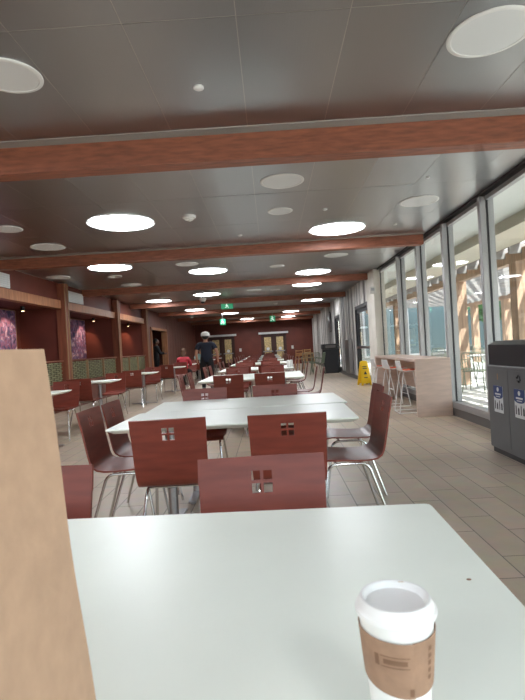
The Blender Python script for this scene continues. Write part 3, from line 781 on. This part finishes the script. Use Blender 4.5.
p = at_z(327, 373, 0)
tb = thing('trash_bin', 'black square bin against the ribbed wall beyond the stools', 'bin', (p.x + .16, p.y, 0))
MB().box(-.3, -.3, 0, .3, .3, .95, bevel=.02).build('body', 'darkframe', tb)
MB().box(-.32, -.32, .95, .32, .32, 1.16, bevel=.03).build('hood', 'black', tb)
MB().box(-.2, -.325, 1.0, .2, -.318, 1.11).build('flap', 'baseboard', tb)
# drinking fountain panel on the ribbed wall and oval mirror, wall boxes
gp = thing('service_cabinet', 'grey metal cabinet on the ribbed wall between the two glass doors', 'cabinet', (XW - .025, 16.9, .13))
MB().box(-.12, -.42, 0, 0, .42, 1.15, bevel=.01).build('body', 'steel', gp); MB().box(-.128, -.38, .05, -.12, .38, 1.1).build('door', 'steel', gp)
def wallbox(name, px, py, y, w, h, x, label, cat):
    p = at_x(px, py, x); o = MB().box(x - .03, p.y - w / 2, p.z - h / 2, x, p.y + w / 2, p.z + h / 2, bevel=.005).build(name, 'switch'); tag(o, label, cat)
p = at_x(371.5, 290, XW - .22)
o = thing('thermostat', 'small pale wall box high on the beige column', 'thermostat', (at_y(372.5, 290, 12.2).x, 12.2, at_y(372.5, 290, 12.2).z))
MB().box(-.07, -.03, -.09, .07, -.002, .09, bevel=.006).build('case', 'switch', o); MB().box(-.04, -.033, -.02, .04, -.03, .05).build('display', 'steel', o)
p = at_x(329, 322, XW - .03)
o = thing('convex_mirror', 'oval mirror bracketed high on the ribbed wall', 'mirror', (XW - .03, 22.0, at_y(329, 322, 22).z), 0)
MB().lathe([(.01, .12), (.16, .10), (.27, .04), (.29, 0)], 32, Matrix.Rotation(-PI / 2, 4, 'Y') @ Matrix.Diagonal((1.5, 1, 1, 1))).build('mirror_face', 'steel', o, True)
MB().lathe([(.285, .0), (.30, .03), (.30, -.0)], 32, Matrix.Rotation(-PI / 2, 4, 'Y') @ Matrix.Diagonal((1.5, 1, 1, 1)), False, False).build('rim', 'darkframe', o, True)
for px, w in ((240.5, 'left'), (292.5, 'right')):
    p = at_y(px, 350 if px < 250 else 347, YF); o = MB().box(p.x - .07, YF - .03, p.z - .1, p.x + .07, YF, p.z + .1, bevel=.005).build('wall_switch', 'switch')
    tag(o, 'small pale wall plate on the far red wall just right of the %s doors' % w, 'wall plate', 'wall plates')

# ---------------------------------------------------------------- people
def skin(name, chain, m, parent, extra=None, sub=2):
    """chain: list of (index of previous vertex or None, position, radius or (rx, ry))"""
    me = bpy.data.meshes.new(name); me.from_pydata([Vector(c[1]) for c in chain], [(c[0], i) for i, c in enumerate(chain) if c[0] is not None], [])
    o = bpy.data.objects.new(name, me); COL.objects.link(o)
    md = o.modifiers.new('s', 'SKIN'); md.use_smooth_shade = True
    o.modifiers.new('u', 'SUBSURF').levels = sub
    for i, c in enumerate(chain):
        v = me.skin_vertices[0].data[i]; r = c[2]; v.radius = r if isinstance(r, tuple) else (r, r); v.use_root = c[0] is None
    dg = bpy.context.evaluated_depsgraph_get(); dg.update()
    new = bpy.data.meshes.new_from_object(o.evaluated_get(dg))
    bpy.data.objects.remove(o); 
    b = MB(); b.bm.from_mesh(new); bpy.data.meshes.remove(new)
    if extra: extra(b)
    return b.build(name, m, parent, True, 180)
def figure(name_label, loc, rz, J, tone, shirt, pants, hair, longhair=False, cap=False, sleeve=.5):
    t = thing('person', name_label, 'person', loc, rz)
    V = {k: Vector(v) for k, v in J.items()}
    def body_extra(b):
        hc = V['head']
        b.ball(hc + Vector((0, .01, .03)), .098, (.86, 1.0, 1.18), 20)
        b.ball(hc + Vector((0, .105, .0)), .018, (.8, 1, 1.4), 10)
        for s in (-1, 1): b.ball(hc + Vector((s * .085, 0, .01)), .026, (.45, .9, 1.3), 10)
        b.ball(hc + Vector((0, .088, -.045)), .022, (1.2, .5, .35), 10)
        for s, sd in ((-1, 'l'), (1, 'r')):
            h = V['hand_' + sd]; d = (h - V['wr_' + sd]).normalized(); side = d.cross(Vector((s, 0, 0))).normalized()
            for k, L in enumerate((.062, .072, .068, .054)):
                o0 = h + side * (.024 - .016 * k); k1 = o0 + d * L * .6; k2 = o0 + d * L - Vector((s * .02, 0, 0))
                b.tube([o0 - d * .02, k1, k2], .0088, 6, .0065)
            o0 = h - d * .045 + side * .03; b.tube([o0, o0 + side * .03 + d * .02, o0 + side * .035 + d * .05], .010, 6, .008)
    ch = [(None, V['pelvis'], (.14, .10)), (0, V['waist'], (.125, .09)), (1, V['chest'], (.155, .105)), (2, V['neck'], .055), (3, V['head'], .06)]
    for sd in 'lr':
        i = len(ch)
        ch += [(2, V['sh_' + sd], .062), (i, V['el_' + sd], .044), (i + 1, V['wr_' + sd], .029), (i + 2, V['hand_' + sd], (.036, .02))]
    for sd in 'lr':
        i = len(ch)
        ch += [(0, V['hip_' + sd], .092), (i, V['kn_' + sd], .06), (i + 1, V['an_' + sd], .04), (i + 2, V['toe_' + sd], .032)]
    body = skin('body', ch, tone, t, body_extra)
    bones = [('spine', 'pelvis', 'waist'), ('spine', 'waist', 'chest'), ('neck', 'chest', 'neck'), ('head', 'neck', 'head'), ('head', 'head', 'head')]
    for sd in 'lr':
        bones += [('spine', 'chest', 'sh_' + sd), ('arm', 'sh_' + sd, 'el_' + sd), ('fore', 'el_' + sd, 'wr_' + sd), ('hand', 'wr_' + sd, 'hand_' + sd),
                  ('hip', 'pelvis', 'hip_' + sd), ('leg', 'hip_' + sd, 'kn_' + sd), ('shin', 'kn_' + sd, 'an_' + sd), ('foot', 'an_' + sd, 'toe_' + sd)]
    def where(p):
        best = None
        for nm, a_, b_ in bones:
            A, B = V[a_], V[b_]; d = B - A; t_ = max(0, min(1, (p - A).dot(d) / d.length_squared)) if d.length > 1e-6 else 0
            e = (p - A - d * t_).length
            if best is None or e < best[0]: best = (e, nm, t_)
        return best[1], best[2]
    def garment(name, m, keep, off):
        bm = bmesh.new(); bm.from_mesh(body.data); bm.normal_update()
        bmesh.ops.delete(bm, geom=[f for f in bm.faces if not keep(f.calc_center_median())], context='FACES')
        for v in bm.verts: v.co = v.co + v.normal * off
        bmesh.ops.solidify(bm, geom=bm.faces[:], thickness=.004)
        b = MB(); b.bm.free(); b.bm = bm; b.build(name, m, t, True, 180)
    def shirt_keep(p):
        w_, q = where(p)
        return w_ == 'spine' or (w_ == 'neck' and q < .75) or (w_ == 'arm' and q < sleeve * 1.2) or (w_ == 'fore' and sleeve > .8 and q < .8) or (w_ == 'hip' and q < .6)
    def pants_keep(p):
        w_, q = where(p)
        return w_ in ('hip', 'leg') or (w_ == 'shin' and q < .95) or (w_ == 'spine' and (p - V['pelvis']).length < .17)
    garment('shirt', shirt, shirt_keep, .022)
    garment('trousers', pants, pants_keep, .014)
    for sd in 'lr':
        a = V['an_' + sd]; q_ = V['toe_' + sd]; d = (q_ - a); d.z = 0; d.normalize(); rz_ = math.atan2(-d.x, d.y)
        MB().box(-.045, -.09, -.055, .045, .19, .03, Matrix.Translation(a) @ Matrix.Rotation(rz_, 4, 'Z'), bevel=.02).build('shoe', 'black', t, True)
    hc = V['head'] + Vector((0, -.008, .045))
    def hair_mesh(b):
        b.ball(hc, .112, (.9, 1.02, 1.12), 20)
    b = MB(); b.ball(hc + Vector((0, -.018, .012)), .108, (.92, .98, 1.1), 20)
    if longhair: b.ball(hc + Vector((0, -.06, -.12)), .10, (.95, .6, 1.7), 16)
    b.build('hair', hair, t, True, 180)
    e = MB()
    for s in (-1, 1): e.ball(V['head'] + Vector((s * .033, .092, .03)), .011, (1.2, .5, .8), 8)
    e.build('eyes', 'eye', t)
    if cap:
        c = MB(); c.lathe([(.128, .045), (.130, .08), (.118, .135), (.08, .172), (.01, .188)], 24, Matrix.Translation(V['head']) @ Matrix.Diagonal((.93, 1.05, 1, 1)), False, True)
        c.box(-.07, .09, .045, .07, .20, .055, Matrix.Translation(V['head']), bevel=.004); cp_ = c.build('cap', 'cap', t, True, 40)
        MB().ball(V['head'] + Vector((0, -.115, .085)), .026, (1, .35, .8), 10).build('cap_emblem', 'ink', cp_)
    return t
walk = dict(pelvis=(0, 0, .96), waist=(0, .0, 1.12), chest=(0, .02, 1.34), neck=(0, .02, 1.50), head=(0, .03, 1.62),
            sh_l=(-.19, .01, 1.42), el_l=(-.27, -.02, 1.16), wr_l=(-.26, .10, .94), hand_l=(-.25, .13, .87),
            sh_r=(.19, .01, 1.42), el_r=(.29, -.06, 1.17), wr_r=(.31, .0, .92), hand_r=(.31, .02, .84),
            hip_l=(-.10, 0, .90), kn_l=(-.11, .10, .50), an_l=(-.11, .05, .08), toe_l=(-.12, .16, .04),
            hip_r=(.10, 0, .90), kn_r=(.11, .05, .50), an_r=(.12, -.16, .10), toe_r=(.12, -.05, .05))
mp_ = at_y(206, 350, 14.7)
man = figure('person walking away in navy t-shirt, black trousers and white cap', (mp_.x, 14.7, 0), .1, walk, 'skin', 'navy', 'blackcloth', 'hairblack', False, True, .55)
stand = dict(walk); stand.update(kn_l=(-.10, .02, .50), an_l=(-.10, 0, .08), toe_l=(-.11, .12, .04), kn_r=(.10, .02, .50), an_r=(.10, 0, .08), toe_r=(.11, .12, .04), el_r=(.25, .12, 1.18), wr_r=(.14, .33, 1.16), hand_r=(.10, .39, 1.16))
man.scale = (1.09, 1.08, .965)
ps = at_y(156, 350, 20.6)
figure('person in dark clothes standing by the dark opening in the left wall', (ps.x, 20.6, 0), -1.2, stand, 'skindark', 'blackcloth', 'blackcloth', 'hairblack', False, False, .95)
sit = dict(pelvis=(0, -.02, .55), waist=(0, -.02, .70), chest=(0, .02, .92), neck=(0, .05, 1.09), head=(0, .08, 1.21),
           sh_l=(-.18, .03, 1.0), el_l=(-.24, .10, .78), wr_l=(-.16, .32, .79), hand_l=(-.13, .38, .79),
           sh_r=(.18, .03, 1.0), el_r=(.24, .10, .78), wr_r=(.16, .32, .79), hand_r=(.13, .38, .79),
           hip_l=(-.10, .05, .55), kn_l=(-.12, .44, .53), an_l=(-.12, .42, .09), toe_l=(-.12, .54, .04),
           hip_r=(.10, .05, .55), kn_r=(.12, .44, .53), an_r=(.12, .42, .09), toe_r=(.12, .54, .04))
girl = figure('person in red top with long brown hair seated at a booth table', (-2.98, 16.82, 0), -.12, sit, 'skin', 'red', 'blackcloth', 'hairbrown', True, False, .9)
girl.scale = (.92, .92, .95)
fp = at_y(195, 356, 21.55)
figure('person in pale teal top seated facing the camera beyond the walking person', (-2.96, 20.94, 0), PI, sit, 'skin', 'teal', 'blackcloth', 'hairblack', False, False, .6)

# ---------------------------------------------------------------- outside
g_ = MB(); g_.box(XW + .14, -16, -.25, 40, 50, -.02); g_.box(-14, -16, -.25, XW + .14, Y0 - .2, -.02); struct(g_.build('ground_patio', 'patio'))
struct(MB().box(XW + .12, -8, ZC - .02, 3.70, 34, ZC + .12).build('ceiling_soffit', 'soffit'))
struct(MB().box(3.65, -8, 2.74, 4.39, 34, ZC + .12).build('beam_fascia', 'fascia'))
pg = thing('pergola', 'timber pergola with dappled posts and slats outside the windows', 'pergola', (4.6, 0, 0))
def pbox(nm, m, *a): MB().box(*a).build(nm, m, pg)
for x in (0.1, 4.6):
    for y in (3.4, 6.4, 9.4, 12.4, 15.4, 18.4, 21.4): pbox('post', 'cedar', x - .13, y + (x > 1) * 1.2 - .13, -.02, x + .13, y + (x > 1) * 1.2 + .13, 2.5)
    pbox('beam', 'cedar', x - .08, 0, 2.5, x + .08, 24, 2.72)
for k in range(38): pbox('rafter', 'slat', -.2, .3 + .63 * k, 2.62, 5.2, .36 + .63 * k, 2.80)
for k in range(18): pbox('slat', 'slat', -.15 + .30 * k, 0, 2.80, .0 + .30 * k, 24, 2.84)
# patio furniture
def make_patio_table():
    t = thing('patio_table', '', 'table'); MB().lathe([(.37, .71), (.38, .72), (.38, .735), (.37, .74)], 32).build('tabletop', 'whitewire', t, True)
    MB().lathe([(.03, .02), (.03, .71)], 12).build('pedestal', 'whitewire', t, True); MB().lathe([(.25, -.02), (.24, .01), (.03, .03)], 24).build('base', 'whitewire', t, True); return t
PT = make_patio_table()
for (x, y, w) in ((4.75, 11.2, 'nearest the glass'), (6.3, 13.3, 'under the pergola middle'), (5.4, 8.0, 'behind the recycling station'), (6.0, 17.0, 'farthest along the glass')):
    spawn(PT, (x, y, 0), 0, 'round white patio table outside, ' + w, 'round white patio tables')
    for k, a in enumerate((.4, 2.2, 4.0)):
        spawn(GCH, (x + .62 * math.cos(a), y + .62 * math.sin(a), -.02), a + PI / 2, 'sage green metal chair outside, ' + ['right', 'far left', 'near left'][k] + ' of the patio table ' + w, 'sage green metal chairs')
# planting and a pale building beyond
def tree(x, y, h, r, label):
    t = thing('tree', label, 'tree', (x, y, -.02), 0, 'trees beyond the patio')
    MB().tube([(0, 0, 0), (.05, .02, h * .3), (.0, .1, h * .62)], .14, 10, .07).build('trunk', 'bark', t, True)
    b = bmesh.new()
    for k in range(900):
        a = random.uniform(0, 2 * PI); u = random.uniform(-1, 1); rr = r * random.uniform(.35, 1) ** .5
        c = Vector((rr * math.cos(a) * math.sqrt(1 - u * u), rr * math.sin(a) * math.sqrt(1 - u * u), h * .68 + rr * u * .8))
        s = random.uniform(.10, .2); q = Matrix.Rotation(random.uniform(0, 6), 3, random.choice('XYZ')) @ Matrix.Rotation(random.uniform(0, 6), 3, random.choice('XYZ'))
        vs = [b.verts.new(c + q @ Vector(p) * s) for p in ((-1, 0, 0), (0, -.5, .1), (1, 0, 0), (0, .5, .1))]; b.faces.new(vs)
    m_ = MB(); m_.add(b); m_.build('crown', 'leaf', t)
for k, (x, y, h, r) in enumerate(((11.5, 17, 4.2, 1.5), (12.5, 21.5, 4.6, 1.7), (11.0, 24.6, 4.0, 1.3), (12, 12.5, 4.0, 1.4), (13.9, 24.4, 3.8, 1.2))):
    tree(x, y, h, r, 'green leafy tree beyond the pergola, ' + ['between two others along the long side', 'far corner', 'before the far wall, left one', 'nearest of all', 'before the far wall, right one'][k])
bd = thing('building', 'pale building with blue-grey glazing beyond the patio trees', 'building', (17, 20, -.02))
MB().box(0, -22, 0, 6, 24, 5.5).build('wall', 'farwall', bd)
for k in range(12):
    f = MB().box(-.06, -20 + 3.6 * k, .5, 0, -17.6 + 3.6 * k, 3.0).build('window', 'mull', bd); MB().box(-.07, -19.9 + 3.6 * k, .6, -.06, -17.7 + 3.6 * k, 2.9).build('pane', 'winblue', f)
MB().box(-12.2, 7, 0, 0, 12, 5.5).build('wall', 'farwall', bd)
for k in range(5):
    f = MB().box(-12 + 2.35 * k, 6.94, .3, -9.9 + 2.35 * k, 7, 3.2).build('window', 'mull', bd); MB().box(-11.9 + 2.35 * k, 6.92, .4, -10 + 2.35 * k, 6.94, 3.1).build('pane', 'winblue', f)
MB().box(-.3, -22.2, 5.5, 6.2, 24.2, 5.8).build('roof', 'slab', bd); MB().box(-12.4, 6.8, 5.5, -.3, 12.2, 5.8).build('roof', 'slab', bd)

# ---------------------------------------------------------------- light
w = bpy.data.worlds.new('sky'); SC.world = w; w.use_nodes = True; nt = w.node_tree
bg = nt.nodes['Background']; sk = nt.nodes.new('ShaderNodeTexSky'); sk.sky_type = 'NISHITA'; sk.sun_disc = False
sk.sun_elevation = math.radians(58); sk.sun_rotation = math.radians(70); sk.air_density = 1.2; sk.dust_density = 2
hs = nt.nodes.new('ShaderNodeHueSaturation'); hs.inputs['Saturation'].default_value = .55; nt.links.new(sk.outputs[0], hs.inputs['Color']); nt.links.new(hs.outputs[0], bg.inputs[0]); bg.inputs[1].default_value = .6
sd = bpy.data.lights.new('sun', 'SUN'); sd.energy = 9; sd.angle = math.radians(.6); sd.color = (1, .98, .94)
so = bpy.data.objects.new('sun', sd); COL.objects.link(so)
so.rotation_euler = Vector((-.42, .55, -1.10)).to_track_quat('-Z', 'Y').to_euler(); so.location = (12, -20, 30)

# ---------------------------------------------------------------- camera
cd = bpy.data.cameras.new('camera'); cam = bpy.data.objects.new('camera', cd); COL.objects.link(cam)
cd.sensor_fit = 'VERTICAL'; cd.sensor_height = 24; cd.lens = 24 * F / 700; cd.clip_start = .02; cd.clip_end = 300
Mx = Matrix((RIGHT, UP, -FWD)).transposed().to_4x4(); Mx.translation = EYE; cam.matrix_world = Mx
cd.dof.use_dof = True; cd.dof.focus_distance = 6; cd.dof.aperture_fstop = 9
SC.camera = cam
for p_ in [o for o in bpy.data.objects if o.type == 'EMPTY' and o.get('label') == '']:
    for c_ in list(p_.children): bpy.data.objects.remove(c_)
    bpy.data.objects.remove(p_)
vs = SC.view_settings; vs.view_transform = 'Standard'; vs.look = 'None'; vs.gamma = 1; vs.use_curve_mapping = False; vs.exposure = .9
SC.cycles.use_denoising = True; SC.cycles.max_bounces = 10; SC.cycles.diffuse_bounces = 5; SC.cycles.transparent_max_bounces = 24
SC.cycles.sample_clamp_indirect = 6; SC.cycles.caustics_reflective = False; SC.cycles.caustics_refractive = False
